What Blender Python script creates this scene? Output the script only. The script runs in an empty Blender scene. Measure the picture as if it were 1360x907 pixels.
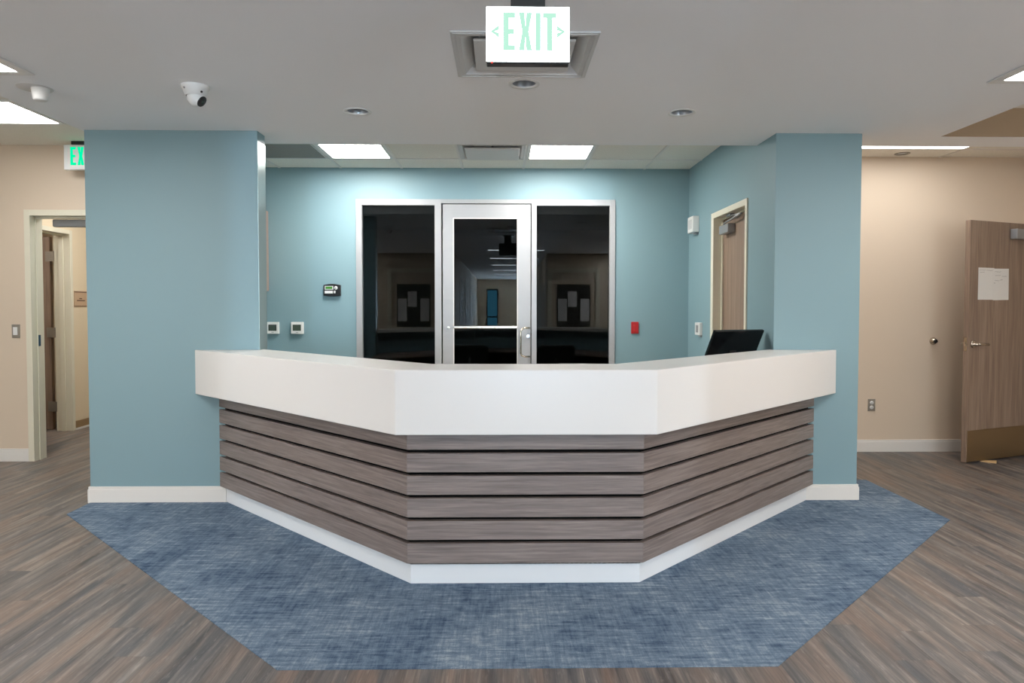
import bpy, bmesh, math, random
from mathutils import Matrix, Vector
PI = math.pi
R = math.radians
random.seed(7)
S = bpy.context.scene
COL = S.collection
CEIL, SOFF = 2.786, 2.584          # high ceiling, lobby soffit
PIER_Y, BACK_Y, IN_X = 4.904, 7.179, 1.912

# ------------------------------------------------------------------ helpers
class MB:
    def __init__(self):
        self.bm = bmesh.new()

    def prism(self, poly, z0, z1):
        bm = self.bm
        lo = [bm.verts.new((x, y, z0)) for x, y in poly]
        hi = [bm.verts.new((x, y, z1)) for x, y in poly]
        n = len(poly)
        area = sum(poly[i][0] * poly[(i + 1) % n][1] - poly[(i + 1) % n][0] * poly[i][1] for i in range(n))
        if area < 0:
            lo.reverse(); hi.reverse()
        bm.faces.new(list(reversed(lo))); bm.faces.new(hi)
        for i in range(n):
            j = (i + 1) % n
            bm.faces.new((lo[i], lo[j], hi[j], hi[i]))
        return self

    def box(self, x0, y0, z0, x1, y1, z1):
        x0, x1 = sorted((x0, x1)); y0, y1 = sorted((y0, y1)); z0, z1 = sorted((z0, z1))
        return self.prism([(x0, y0), (x1, y0), (x1, y1), (x0, y1)], z0, z1)

    def xz(self, poly, y0, y1):
        """polygon given in x, z; extruded along y."""
        bm = self.bm
        n = len(poly)
        area = sum(poly[i][0] * poly[(i + 1) % n][1] - poly[(i + 1) % n][0] * poly[i][1] for i in range(n))
        if area < 0:
            poly = list(reversed(poly))
        a = [bm.verts.new((x, y0, z)) for x, z in poly]
        b = [bm.verts.new((x, y1, z)) for x, z in poly]
        bm.faces.new(a); bm.faces.new(list(reversed(b)))
        for i in range(n):
            j = (i + 1) % n
            bm.faces.new((a[j], a[i], b[i], b[j]))
        return self

    def cyl(self, p0, p1, r0, r1=None, n=20):
        r1 = r0 if r1 is None else r1
        p0, p1 = Vector(p0), Vector(p1)
        d = (p1 - p0).normalized()
        u = d.orthogonal().normalized(); v = d.cross(u)
        bm = self.bm
        a, b = [], []
        for i in range(n):
            t = 2 * PI * i / n
            w = u * math.cos(t) + v * math.sin(t)
            a.append(bm.verts.new(p0 + w * r0)); b.append(bm.verts.new(p1 + w * r1))
        bm.faces.new(list(reversed(a))); bm.faces.new(b)
        for i in range(n):
            j = (i + 1) % n
            bm.faces.new((a[i], a[j], b[j], b[i])).smooth = True
        return self

    def lathe(self, prof, c=(0, 0, 0), n=28, axis=None):
        """prof: list of (r, h); axis default +z. open surface of revolution."""
        d = Vector(axis or (0, 0, 1)).normalized()
        u = d.orthogonal().normalized(); v = d.cross(u)
        c = Vector(c); bm = self.bm
        rings = []
        for r, h in prof:
            if r < 1e-6:
                rings.append([bm.verts.new(c + d * h)])
            else:
                rings.append([bm.verts.new(c + d * h + (u * math.cos(2 * PI * i / n) + v * math.sin(2 * PI * i / n)) * r) for i in range(n)])
        for A, B in zip(rings, rings[1:]):
            for i in range(n):
                j = (i + 1) % n
                if len(A) == 1 and len(B) == 1:
                    continue
                if len(A) == 1:
                    f = bm.faces.new((A[0], B[j], B[i]))
                elif len(B) == 1:
                    f = bm.faces.new((A[i], A[j], B[0]))
                else:
                    f = bm.faces.new((A[i], A[j], B[j], B[i]))
                f.smooth = True
        return self

    def tube(self, pts, r, n=12):
        pts = [Vector(p) for p in pts]
        bm = self.bm; rings = []
        u = None
        for i, p in enumerate(pts):
            d = (pts[min(i + 1, len(pts) - 1)] - pts[max(i - 1, 0)]).normalized()
            if u is None:
                u = d.orthogonal().normalized()
            u = (u - d * u.dot(d)).normalized(); v = d.cross(u)
            rings.append([bm.verts.new(p + (u * math.cos(2 * PI * k / n) + v * math.sin(2 * PI * k / n)) * r) for k in range(n)])
        for A, B in zip(rings, rings[1:]):
            for i in range(n):
                j = (i + 1) % n
                bm.faces.new((A[i], A[j], B[j], B[i])).smooth = True
        bm.faces.new(list(reversed(rings[0]))); bm.faces.new(rings[-1])
        return self

    def frame(self, x0, y0, x1, y1, w, z0, z1):
        """flat square ring lying in the x-y plane."""
        self.box(x0, y0, z0, x1, y0 + w, z1); self.box(x0, y1 - w, z0, x1, y1, z1)
        self.box(x0, y0 + w, z0, x0 + w, y1 - w, z1); self.box(x1 - w, y0 + w, z0, x1, y1 - w, z1)
        return self

    def mesh(self, name):
        me = bpy.data.meshes.new(name)
        bmesh.ops.recalc_face_normals(self.bm, faces=self.bm.faces)
        self.bm.to_mesh(me); self.bm.free()
        return me


def tag(o, label=None, cat=None, group=None, kind=None):
    if label: o['label'] = label
    if cat: o['category'] = cat
    if group: o['group'] = group
    if kind: o['kind'] = kind
    return o


def root(name, loc, rz=0, **k):
    o = bpy.data.objects.new(name, None)
    o.empty_display_size = 0.1
    o.location = loc; o.rotation_euler = (0, 0, rz)
    COL.objects.link(o)
    return tag(o, **k)


def top_of(o):
    while o.parent: o = o.parent
    return o


def obj(name, mb, mat, parent=None, bevel=0, local=False, seg=2, **k):
    """one mesh object; coordinates are world ones unless local (then the thing's own)."""
    me = mb.mesh(name)
    me.materials.append(mat)
    o = bpy.data.objects.new(name, me)
    COL.objects.link(o)
    if parent:
        o.parent = parent
        if not local:
            t = top_of(parent)
            M = Matrix.Translation(Vector(t.location)) @ Matrix.Rotation(t.rotation_euler.z, 4, 'Z')
            me.transform(M.inverted())
    if bevel:
        m = o.modifiers.new('bevel', 'BEVEL'); m.width = bevel; m.segments = seg; m.limit_method = 'ANGLE'; m.angle_limit = R(40)
        m.harden_normals = False
    return tag(o, **k)


def struct(name, mb, mat, parent=None, bevel=0, **k):
    o = obj(name, mb, mat, parent, bevel, **k)
    if not parent: o['kind'] = 'structure'
    return o


def copy_tree(o, parent=None):
    c = o.copy(); COL.objects.link(c)
    c.parent = parent
    for ch in list(o.children):
        copy_tree(ch, c)
    return c


def cut(o, mb):
    """subtract the shapes in mb from o and bake the result."""
    me = mb.mesh('cutter'); c = bpy.data.objects.new('cutter', me); COL.objects.link(c)
    m = o.modifiers.new('cut', 'BOOLEAN'); m.operation = 'DIFFERENCE'; m.solver = 'EXACT'; m.object = c
    dg = bpy.context.evaluated_depsgraph_get(); dg.update()
    new = bpy.data.meshes.new_from_object(o.evaluated_get(dg))
    o.modifiers.clear(); o.data = new
    bpy.data.objects.remove(c); bpy.data.meshes.remove(me)

# ------------------------------------------------------------------ materials
def srgb(r, g, b):
    f = lambda c: (c / 255 / 12.92) if c <= 10 else ((c / 255 + 0.055) / 1.055) ** 2.4
    return (f(r), f(g), f(b), 1)


def mat(name, col, rough=0.5, metal=0.0, spec=0.5, bump=0, bscale=200, emit=None, estr=0, aniso=0):
    m = bpy.data.materials.new(name); m.use_nodes = True
    nt = m.node_tree; b = nt.nodes['Principled BSDF']
    b.inputs['Base Color'].default_value = col
    b.inputs['Roughness'].default_value = rough
    b.inputs['Metallic'].default_value = metal
    b.inputs['Specular IOR Level'].default_value = spec
    if aniso: b.inputs['Anisotropic'].default_value = aniso
    if emit:
        b.inputs['Emission Color'].default_value = emit; b.inputs['Emission Strength'].default_value = estr
    tc = nt.nodes.new('ShaderNodeTexCoord')
    n = nt.nodes.new('ShaderNodeTexNoise'); n.inputs['Scale'].default_value = bscale; n.inputs['Detail'].default_value = 3
    nt.links.new(tc.outputs['Object'], n.inputs['Vector'])
    if bump:
        bp = nt.nodes.new('ShaderNodeBump'); bp.inputs['Strength'].default_value = bump; bp.inputs['Distance'].default_value = 0.002
        nt.links.new(n.outputs['Fac'], bp.inputs['Height']); nt.links.new(bp.outputs['Normal'], b.inputs['Normal'])
    else:   # faint wear in the gloss
        mr = nt.nodes.new('ShaderNodeMapRange'); mr.inputs['To Min'].default_value = max(rough - .015, 0.02); mr.inputs['To Max'].default_value = min(rough + .015, 1); n.inputs['Scale'].default_value = 12
        nt.links.new(n.outputs['Fac'], mr.inputs['Value']); nt.links.new(mr.outputs['Result'], b.inputs['Roughness'])
    return m


def emitter(name, col, s):
    m = bpy.data.materials.new(name); m.use_nodes = True
    nt = m.node_tree; nt.nodes.clear()
    e = nt.nodes.new('ShaderNodeEmission'); e.inputs['Color'].default_value = col; e.inputs['Strength'].default_value = s
    o = nt.nodes.new('ShaderNodeOutputMaterial'); nt.links.new(e.outputs[0], o.inputs[0])
    return m


class NT:
    """tiny node-graph helper on a fresh principled material."""
    def __init__(self, name, rough=0.5):
        self.m = bpy.data.materials.new(name); self.m.use_nodes = True
        self.nt = self.m.node_tree; self.b = self.nt.nodes['Principled BSDF']
        self.b.inputs['Roughness'].default_value = rough
        self.tc = self.nt.nodes.new('ShaderNodeTexCoord')
    def L(self, a, b): self.nt.links.new(a, b)
    def map(self, scale=(1, 1, 1), rot=(0, 0, 0), loc=(0, 0, 0), src=None):
        n = self.nt.nodes.new('ShaderNodeMapping'); n.inputs['Scale'].default_value = scale
        n.inputs['Rotation'].default_value = rot; n.inputs['Location'].default_value = loc
        self.L(src or self.tc.outputs['Object'], n.inputs['Vector']); return n.outputs[0]
    def noise(self, vec, scale, detail=4, rough=.55, dist=0):
        n = self.nt.nodes.new('ShaderNodeTexNoise'); n.inputs['Scale'].default_value = scale; n.inputs['Detail'].default_value = detail
        n.inputs['Roughness'].default_value = rough; n.inputs['Distortion'].default_value = dist
        self.L(vec, n.inputs['Vector']); return n.outputs['Fac']
    def ramp(self, fac, stops):
        n = self.nt.nodes.new('ShaderNodeValToRGB'); e = n.color_ramp.elements
        while len(e) < len(stops): e.new(.5)
        for k, (p, c) in zip(e, stops): k.position = p; k.color = c
        self.L(fac, n.inputs['Fac']); return n.outputs['Color']
    def mix(self, fac, a, b, mode='MIX'):
        n = self.nt.nodes.new('ShaderNodeMix'); n.data_type = 'RGBA'; n.blend_type = mode
        for v, s in ((fac, n.inputs['Factor']), (a, n.inputs['A']), (b, n.inputs['B'])):
            if hasattr(v, 'node'): self.L(v, s)
            elif s.type == 'RGBA' and not isinstance(v, tuple): s.default_value = (v, v, v, 1)
            else: s.default_value = v
        # colour sockets are the RGBA ones
        return n.outputs['Result']
    def cmix(self, fac, a, b, mode='MIX'):
        n = self.nt.nodes.new('ShaderNodeMix'); n.data_type = 'RGBA'; n.blend_type = mode
        fs, A, B = n.inputs[0], n.inputs[6], n.inputs[7]
        for v, s in ((fac, fs), (a, A), (b, B)):
            if isinstance(v, bpy.types.NodeSocket): self.L(v, s)
            else: s.default_value = v
        return n.outputs[2]
    def math(self, op, a, b=0.0):
        n = self.nt.nodes.new('ShaderNodeMath'); n.operation = op
        for v, s in ((a, n.inputs[0]), (b, n.inputs[1])):
            if isinstance(v, bpy.types.NodeSocket): self.L(v, s)
            else: s.default_value = v
        return n.outputs[0]
    def bump(self, h, strength, dist=.002):
        n = self.nt.nodes.new('ShaderNodeBump'); n.inputs['Strength'].default_value = strength; n.inputs['Distance'].default_value = dist
        self.L(h, n.inputs['Height']); self.L(n.outputs[0], self.b.inputs['Normal'])


def floor_mat():
    t = NT('vinyl_plank', .42)
    W, LEN = .152, 1.22                                # boards run away from the camera
    sx = t.nt.nodes.new('ShaderNodeSeparateXYZ'); t.L(t.tc.outputs['Object'], sx.inputs[0])
    X, Y = sx.outputs['X'], sx.outputs['Y']
    def white(v):
        n = t.nt.nodes.new('ShaderNodeTexWhiteNoise'); n.noise_dimensions = '1D'; t.L(v, n.inputs['W']); return n.outputs['Value']
    xs = t.math('DIVIDE', X, W); row = t.math('FLOOR', xs)
    ys = t.math('ADD', t.math('DIVIDE', Y, LEN), t.math('MULTIPLY', white(row), 7.0)); col = t.math('FLOOR', ys)
    pid = white(t.math('ADD', t.math('MULTIPLY', row, 17.31), t.math('MULTIPLY', col, 5.17)))
    # seams
    fx = t.math('ABSOLUTE', t.math('SUBTRACT', t.math('FRACT', xs), .5)); fy = t.math('ABSOLUTE', t.math('SUBTRACT', t.math('FRACT', ys), .5))
    seam = t.math('MAXIMUM', t.math('GREATER_THAN', fx, .5 - .0010 / W), t.math('GREATER_THAN', fy, .5 - .0010 / LEN))
    cx = t.nt.nodes.new('ShaderNodeCombineXYZ')
    t.L(t.math('ADD', X, t.math('MULTIPLY', pid, 13.0)), cx.inputs['X']); t.L(t.math('ADD', Y, t.math('MULTIPLY', pid, 31.0)), cx.inputs['Y'])
    src = cx.outputs[0]
    g1 = t.noise(t.map(scale=(22, 1.3, 1), src=src), 1.0, 6, .62, .5)
    g2 = t.noise(t.map(scale=(150, 4.0, 1), src=src), 1.0, 5, .65)
    g3 = t.noise(t.map(scale=(7, .9, 1), src=src, loc=(4, 2, 0)), 1.0, 4, .55, .4)
    g4 = t.noise(t.map(scale=(45, 9, 1), src=src, loc=(1, 7, 0)), 1.0, 4, .7, .3)
    base = t.ramp(g1, [(.32, srgb(62, 60, 61)), (.44, srgb(90, 85, 83)), (.56, srgb(113, 106, 101)), (.72, srgb(146, 136, 128))])
    warm = t.cmix(t.ramp(g3, [(.48, (0, 0, 0, 1)), (.68, (.7, .7, .7, 1))]), base, srgb(126, 106, 94))
    cool = t.cmix(t.ramp(g3, [(.30, (.75, .75, .75, 1)), (.50, (0, 0, 0, 1))]), warm, srgb(76, 80, 86))
    worn = t.cmix(t.ramp(g4, [(.56, (0, 0, 0, 1)), (.72, (.45, .45, .45, 1))]), cool, srgb(150, 144, 138))
    fine = t.cmix(.75, worn, t.ramp(g2, [(.3, (.27, .27, .27, 1)), (.7, (.74, .74, .74, 1))]), 'OVERLAY')
    tone = t.cmix(.35, fine, t.ramp(pid, [(0, (.36, .36, .37, 1)), (1, (.62, .61, .60, 1))]), 'OVERLAY')
    out = t.cmix(t.math('MULTIPLY', seam, .35), tone, (.03, .027, .025, 1))
    t.L(out, t.b.inputs['Base Color'])
    t.L(t.ramp(g2, [(.2, (.36,) * 3 + (1,)), (.8, (.52,) * 3 + (1,))]), t.b.inputs['Roughness'])
    t.bump(t.math('SUBTRACT', g2, seam), .12, .001)
    return t.m


def carpet_mat():
    t = NT('carpet_blue', .95)
    t.b.inputs['Specular IOR Level'].default_value = .1
    sx = t.nt.nodes.new('ShaderNodeSeparateXYZ'); t.L(t.tc.outputs['Object'], sx.inputs[0])
    wn = t.nt.nodes.new('ShaderNodeTexWhiteNoise'); wn.noise_dimensions = '2D'
    cb = t.nt.nodes.new('ShaderNodeCombineXYZ')
    t.L(t.math('FLOOR', t.math('DIVIDE', sx.outputs['X'], .25)), cb.inputs['X']); t.L(t.math('FLOOR', t.math('DIVIDE', sx.outputs['Y'], 1.0)), cb.inputs['Y'])
    t.L(cb.outputs[0], wn.inputs['Vector'])                        # carpet tiles differ slightly
    a = t.noise(t.map(scale=(5, 62, 1)), 1.0, 5, .72, .3)          # weft streaks
    b = t.noise(t.map(scale=(62, 5, 1)), 1.0, 5, .72, .3)          # warp streaks
    c = t.noise(t.map(), 2.6, 5, .62, .4)                          # big worn patches
    d = t.noise(t.map(scale=(14, 26, 1)), 1.0, 5, .7, .2)
    f = t.noise(t.map(), 280, 2, .7)                               # pile
    s = t.math('ADD', t.math('ADD', t.math('MULTIPLY', a, .30), t.math('MULTIPLY', b, .22)), t.math('ADD', t.math('MULTIPLY', c, .22), t.math('MULTIPLY', d, .26)))
    s = t.math('ADD', s, t.math('MULTIPLY', t.math('SUBTRACT', wn.outputs['Value'], .5), .035))
    col = t.ramp(s, [(.40, srgb(56, 74, 97)), (.475, srgb(88, 106, 126)), (.535, srgb(111, 127, 144)), (.615, srgb(150, 162, 173))])
    col = t.cmix(.55, col, t.ramp(f, [(.25, (.25,) * 3 + (1,)), (.75, (.75,) * 3 + (1,))]), 'OVERLAY')
    t.L(col, t.b.inputs['Base Color'])
    t.bump(f, .5, .003)
    return t.m


def wood_mat(name, cols, scale=1.0, rough=.45, vertical=False, board=None):
    """laminate with grain along local x (or along z when vertical); board = height of one board for a fresh grain on each."""
    t = NT(name, rough)
    src = t.tc.outputs['Object']
    if board:
        sx = t.nt.nodes.new('ShaderNodeSeparateXYZ'); t.L(src, sx.inputs[0])
        k = t.math('FLOOR', t.math('DIVIDE', t.math('SUBTRACT', sx.outputs['Z'], .111), board))
        cx = t.nt.nodes.new('ShaderNodeCombineXYZ')
        t.L(t.math('ADD', sx.outputs['X'], t.math('MULTIPLY', k, 3.71)), cx.inputs['X'])
        t.L(t.math('MULTIPLY', k, 1.3), cx.inputs['Y']); t.L(sx.outputs['Z'], cx.inputs['Z'])
        src = cx.outputs[0]
    sc = (14, 14, .8) if vertical else (1.1, 14, 30)
    fs = (90, 90, 1.5) if vertical else (3, 90, 220)
    g = t.noise(t.map(scale=sc, src=src), scale, 5, .6, .6)
    h = t.noise(t.map(scale=fs, src=src), scale * 1.2, 4, .6, .2)
    col = t.ramp(g, [(.3, cols[0]), (.5, cols[1]), (.72, cols[2])])
    col = t.cmix(.5, col, t.ramp(h, [(.3, (.33,) * 3 + (1,)), (.7, (.66,) * 3 + (1,))]), 'OVERLAY')
    t.L(col, t.b.inputs['Base Color'])
    return t.m


def tile_mat():
    t = NT('acoustic_tile', .9)
    n = t.noise(t.map(), 160, 3, .7)
    t.L(t.ramp(n, [(.35, srgb(228, 226, 218)), (.6, srgb(242, 240, 233))]), t.b.inputs['Base Color'])
    t.bump(n, .25, .002)
    return t.m


def perforated_mat():
    t = NT('perforated_metal', .6)
    vo = t.nt.nodes.new('ShaderNodeTexVoronoi'); vo.inputs['Scale'].default_value = 90; vo.inputs['Randomness'].default_value = 0
    t.L(t.map(), vo.inputs['Vector'])
    t.L(t.ramp(vo.outputs['Distance'], [(.42, (.02, .02, .02, 1)), (.5, srgb(128, 128, 125))]), t.b.inputs['Base Color'])
    return t.m


def glass_mat():
    m = bpy.data.materials.new('dark_glass'); m.use_nodes = True
    nt = m.node_tree; nt.nodes.clear()
    fr = nt.nodes.new('ShaderNodeFresnel'); fr.inputs['IOR'].default_value = 1.52
    tr = nt.nodes.new('ShaderNodeBsdfTransparent'); tr.inputs['Color'].default_value = (.30, .33, .33, 1)
    gl = nt.nodes.new('ShaderNodeBsdfGlossy'); gl.inputs['Roughness'].default_value = 0.0; gl.inputs['Color'].default_value = (.9, .95, 1, 1)
    mx = nt.nodes.new('ShaderNodeMixShader'); o = nt.nodes.new('ShaderNodeOutputMaterial')
    nt.links.new(fr.outputs[0], mx.inputs[0]); nt.links.new(tr.outputs[0], mx.inputs[1]); nt.links.new(gl.outputs[0], mx.inputs[2])
    nt.links.new(mx.outputs[0], o.inputs[0])
    return m


M = dict(
    floor=floor_mat(), carpet=carpet_mat(), tile=tile_mat(), perf=perforated_mat(), glass=glass_mat(),
    teal=mat('paint_teal', srgb(127, 157, 166), .55, bump=.06, bscale=350),
    beige=mat('paint_beige', srgb(214, 198, 178), .6, bump=.06, bscale=350),
    bulk=mat('paint_beige_shade', srgb(166, 144, 118), .6, bump=.06, bscale=350),  # beige bulkhead with its shade put into a darker base colour
    cream=mat('paint_cream', srgb(226, 211, 184), .6, bump=.06, bscale=350),
    white=mat('paint_ceiling', srgb(246, 248, 251), .8, bump=.05, bscale=300),
    trim=mat('trim_white', srgb(226, 224, 220), .4),
    doortrim=mat('trim_cream', srgb(222, 218, 200), .38),
    solid=mat('solid_surface', srgb(226, 223, 220), .3),
    kick=mat('kick_white', srgb(226, 228, 230), .35),
    slat=wood_mat('slat_laminate', (srgb(105, 94, 90), srgb(125, 113, 108), srgb(145, 133, 127)), 2.6, .42, board=.1107),
    leaf=wood_mat('door_laminate', (srgb(122, 103, 90), srgb(140, 120, 105), srgb(156, 136, 120)), 1.6, .42, vertical=True),
    black=mat('black_backing', (.003, .003, .003, 1), .8, spec=.1),
    alu=mat('aluminium', srgb(166, 168, 171), .5, metal=.2, spec=.5),
    steel=mat('brushed_steel', srgb(205, 205, 205), .26, metal=1, aniso=.4),
    guard=mat('guard_teal', srgb(160, 184, 188), .25, metal=.25),
    nickel=mat('satin_nickel', srgb(196, 186, 172), .25, metal=1),
    bronze=mat('kick_plate_bronze', srgb(150, 128, 98), .42, metal=.85),
    gray=mat('gray_closer', srgb(150, 152, 155), .4, metal=.4),
    plateg=mat('plate_steel', srgb(150, 146, 138), .35, metal=.7),
    plastic=mat('white_plastic', srgb(228, 229, 228), .35),
    offwhite=mat('offwhite_plastic', srgb(205, 206, 206), .4),
    blackp=mat('black_plastic', (.01, .01, .011, 1), .3),
    blackg=mat('black_gloss', (.006, .007, .008, 1), .12),
    fabric=mat('chair_fabric', (.012, .014, .016, 1), .9, bump=.3, bscale=600),
    chairteal=mat('chair_teal', srgb(34, 62, 70), .85, bump=.3, bscale=600),
    red=mat('red_plate', srgb(168, 4, 10), .4),
    reddark=mat('red_text', srgb(195, 40, 44), .4),
    lcd=mat('lcd_gray_green', srgb(70, 82, 74), .15),
    lcdblack=mat('lcd_dark', srgb(22, 26, 26), .15),
    lcdlit=mat('lcd_green', srgb(70, 125, 55), .2, emit=srgb(70, 140, 50), estr=.25),
    paper=mat('paper', srgb(226, 226, 224), .8),
    ink=mat('pencil_gray', srgb(120, 122, 128), .8),
    bouncefloor=mat('bounce_floor_pale', srgb(205, 192, 176), .4),
    taupe=mat('cabinet_taupe', srgb(152, 134, 126), .5),
    tan=mat('tan_base', srgb(150, 125, 92), .5),
    plaque=mat('plaque_tan', srgb(196, 168, 140), .5),
    brown=mat('brown_text', srgb(96, 70, 58), .5),
    wedge=mat('wedge_wood', srgb(206, 172, 124), .6),
    can=mat('can_reflector', srgb(170, 175, 182), .3, metal=.8),
    lens=emitter('light_panel_staff', (1, .955, .89, 1), 54),
    lenshall=emitter('light_panel_hall', (1, .975, .95, 1), 18),
    lensright=emitter('light_strip_hall', (1, .975, .95, 1), 7.0),
    lenslobby=emitter('light_panel_lobby', (1, .97, .93, 1), 34),
    lensfill=emitter('added_fill_panel', (1, .98, .96, 1), 66),
    lensstrip=emitter('light_strip_corridor', (.93, .97, 1, 1), 9),
    entrance=emitter('daylit_entrance_glass', (.60, .80, 1, 1), 340),
    windowfill=emitter('added_window_fill', (.84, .93, 1, 1), 8),
    signface=emitter('sign_face_lit', (.93, 1, 1, 1), 10),
    signgreen=emitter('sign_letters_pale_green', (.58, 1, .80, 1), .93),
    signglow=emitter('sign_letters_green', (.0, 1, .42, 1), 1.0),
    led=emitter('led_red', (1, .1, .08, 1), 1.0),
    navy=mat('door_blue', srgb(20, 70, 96), .5),
    board=mat('board_dark', srgb(58, 56, 52), .8),
    bluedoor=emitter('daylit_door_glass', (.10, .42, .62, 1), 2.2),
)

# ------------------------------------------------------------------ setting
struct('floor', MB().box(-7, -15, -.1, 6.2, 13, 0), M['floor'])
struct('floor_staff_bounce', MB().prism([(-1.68, 5.0), (-.45, 3.46), (.68, 3.46), (1.9, 5.0), (1.9, 7.17), (-2.6, 7.17), (-2.6, 5.06), (-1.68, 5.06)], 0, .003), M['bouncefloor'])  # pale unseen floor, added to bounce light up to the staff ceiling

soff = struct('ceiling_lobby', MB().box(-2.9, -15, SOFF, 3.12, 4.98, SOFF + .19), M['white'])
soff2 = struct('ceiling_soffit', MB().box(-2.9, 4.98, SOFF, 6.2, 5.278, SOFF + .19), M['white'])
hi = struct('ceiling_upper', MB().box(-7, -1.4, CEIL, 6.2, 13, CEIL + .2), M['tile'])
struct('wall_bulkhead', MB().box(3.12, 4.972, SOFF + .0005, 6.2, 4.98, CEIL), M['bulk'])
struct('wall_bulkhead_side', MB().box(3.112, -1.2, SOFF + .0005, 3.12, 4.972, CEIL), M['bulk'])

# piers and staff-area walls
struct('wall_pier_left', MB().box(-2.877, PIER_Y, 0, -1.693, 5.055, SOFF), M['teal'])
struct('wall_staff_left', MB().box(-2.877, 5.055, 0, -2.62, 7.33, CEIL), M['teal'])
struct('wall_pier_right', MB().box(IN_X, PIER_Y, 0, 2.517, 5.05, SOFF), M['teal'])
w = struct('wall_staff_right', MB().box(IN_X, 5.05, 0, 2.06, 7.33, CEIL), M['teal'])
cut(w, MB().box(1.8, 5.467, -.1, 2.2, 6.33, 2.195))
w = struct('wall_back', MB().box(-2.62, BACK_Y, 0, IN_X, BACK_Y + .15, CEIL), M['teal'])
cut(w, MB().box(-1.47, 7.0, -.1, 1.135, 7.5, 2.452))
struct('wall_closet', MB().box(2.42, 5.05, 0, 2.5, 6.58, CEIL), M['beige'])

# left hall: beige wall with a doorway, room beyond
w = struct('wall_left', MB().box(-7, 6.25, 0, -2.877, 6.39, CEIL), M['beige'])
cut(w, MB().box(-4.165, 6.1, -.1, -3.19, 6.6, 2.195))
XW = -4.764
w = struct('wall_room_side', MB().box(XW - .16, 6.39, 0, XW, 10, CEIL), M['cream'])
cut(w, MB().box(XW - .3, 6.92, -.1, XW + .2, 7.825, 2.19))
struct('wall_room_far', MB().box(XW, 9.9, 0, -2.877, 10, CEIL), M['cream'])
struct('wall_room_right', MB().box(-2.877, 7.33, 0, -2.75, 10, CEIL), M['cream'])
struct('wall_room_beyond', MB().box(-7, 9.9, 0, XW - .16, 10, CEIL), M['cream'])
struct('wall_room_outer', MB().box(-7, 6.39, 0, -6.9, 9.9, CEIL), M['cream'])
struct('wall_lobby_left', MB().box(-5.7, -1.2, 0, -5.6, 6.25, CEIL), M['beige'])
# right hall
struct('wall_right', MB().box(2.06, 6.58, 0, 5.05, 6.72, CEIL), M['beige'])
struct('wall_right_side', MB().box(4.95, -1.2, 0, 5.05, 6.58, CEIL), M['beige'])
# lobby behind the camera: walls that face the desk, and the corridor between them
struct('wall_lobby_back_left', MB().box(-5.6, -1.35, 0, -1.05, -1.2, CEIL), M['beige'])
struct('wall_lobby_back_right', MB().box(1.0, -1.35, 0, 4.95, -1.2, CEIL), M['beige'])
struct('wall_corridor_left', MB().box(-1.2, -15, 0, -1.05, -1.35, SOFF), M['beige'])
struct('wall_corridor_right', MB().box(1.0, -15, 0, 1.15, -1.35, SOFF), M['beige'])
struct('wall_corridor_end', MB().box(-1.05, -15.1, 0, 1.0, -14.9, SOFF), M['beige'])
# unlit room behind the glass
struct('wall_glass_room_left', MB().box(-2.75, 7.33, 0, -2.65, 12.9, CEIL), M['beige'])
struct('wall_glass_room_right', MB().box(1.96, 7.33, 0, 2.06, 12.9, CEIL), M['beige'])
struct('wall_glass_room_far', MB().box(-2.65, 12.8, 0, 1.96, 12.9, CEIL), M['beige'])

# skirting boards with a thin cap
def skirting(name, x0, x1, y, h=.114, m='trim', left_return=None, right_return=None):
    mb = MB().box(x0, y - .014, 0, x1, y, h - .018).box(x0, y - .010, h - .018, x1, y, h)
    for xr, s in ((left_return, -1), (right_return, 1)):
        if xr:
            xe = x0 if s < 0 else x1
            mb.box(xe, y - .014, 0, xe + s * .014, y + xr, h - .018).box(xe, y - .010, h - .018, xe + s * .010, y + xr, h)
    return struct(name, mb, M[m], bevel=.002)
skirting('baseboard_pier_left', -2.877, -1.93, PIER_Y, left_return=.15)
skirting('baseboard_pier_right', 2.13, 2.517, PIER_Y, right_return=.146)
skirting('baseboard_left', -5.6, -4.196, 6.25)
skirting('baseboard_right', 2.06, 4.95, 6.58)
struct('baseboard_room_side', MB().box(XW, 7.85, .022, XW + .008, 9.9, .1), M['tan'])
struct('trim_room_edge', MB().box(XW, 7.85, 0, XW + .012, 9.9, .022), M['trim'])

# suspended-ceiling bars
GX = [-1.64 + .618 * k for k in range(-1, 6)]
g = MB()
for x in GX:
    g.box(x - .012, 5.278, CEIL - .006, x + .012, BACK_Y, CEIL + .001)
for y in (5.49, 6.11, 6.73):
    g.box(-2.62, y - .012, CEIL - .007, IN_X, y + .012, CEIL)
struct('trim_staff_ceiling', g, M['trim'])
g = MB()
for x in (2.88, 4.115):
    g.box(x - .01, 5.278, CEIL - .006, x + .01, 6.58, CEIL + .001)
for y in (5.56, 6.235):
    g.box(2.06, y - .01, CEIL - .007, 4.95, y + .01, CEIL)
struct('trim_hall_ceiling', g, M['trim'])

# carpet set into the planks in front of the desk
obj('carpet', MB().prism([(-2.874, 4.89), (-2.866, 4.616), (-.846, 2.603), (1.048, 2.603), (2.878, 4.42), (2.884, 5.47), (2.532, 5.47), (2.532, 4.89)], 0, .004), M['carpet'],
    label='blue streaked carpet inset on the floor around the reception desk', cat='carpet')

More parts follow.
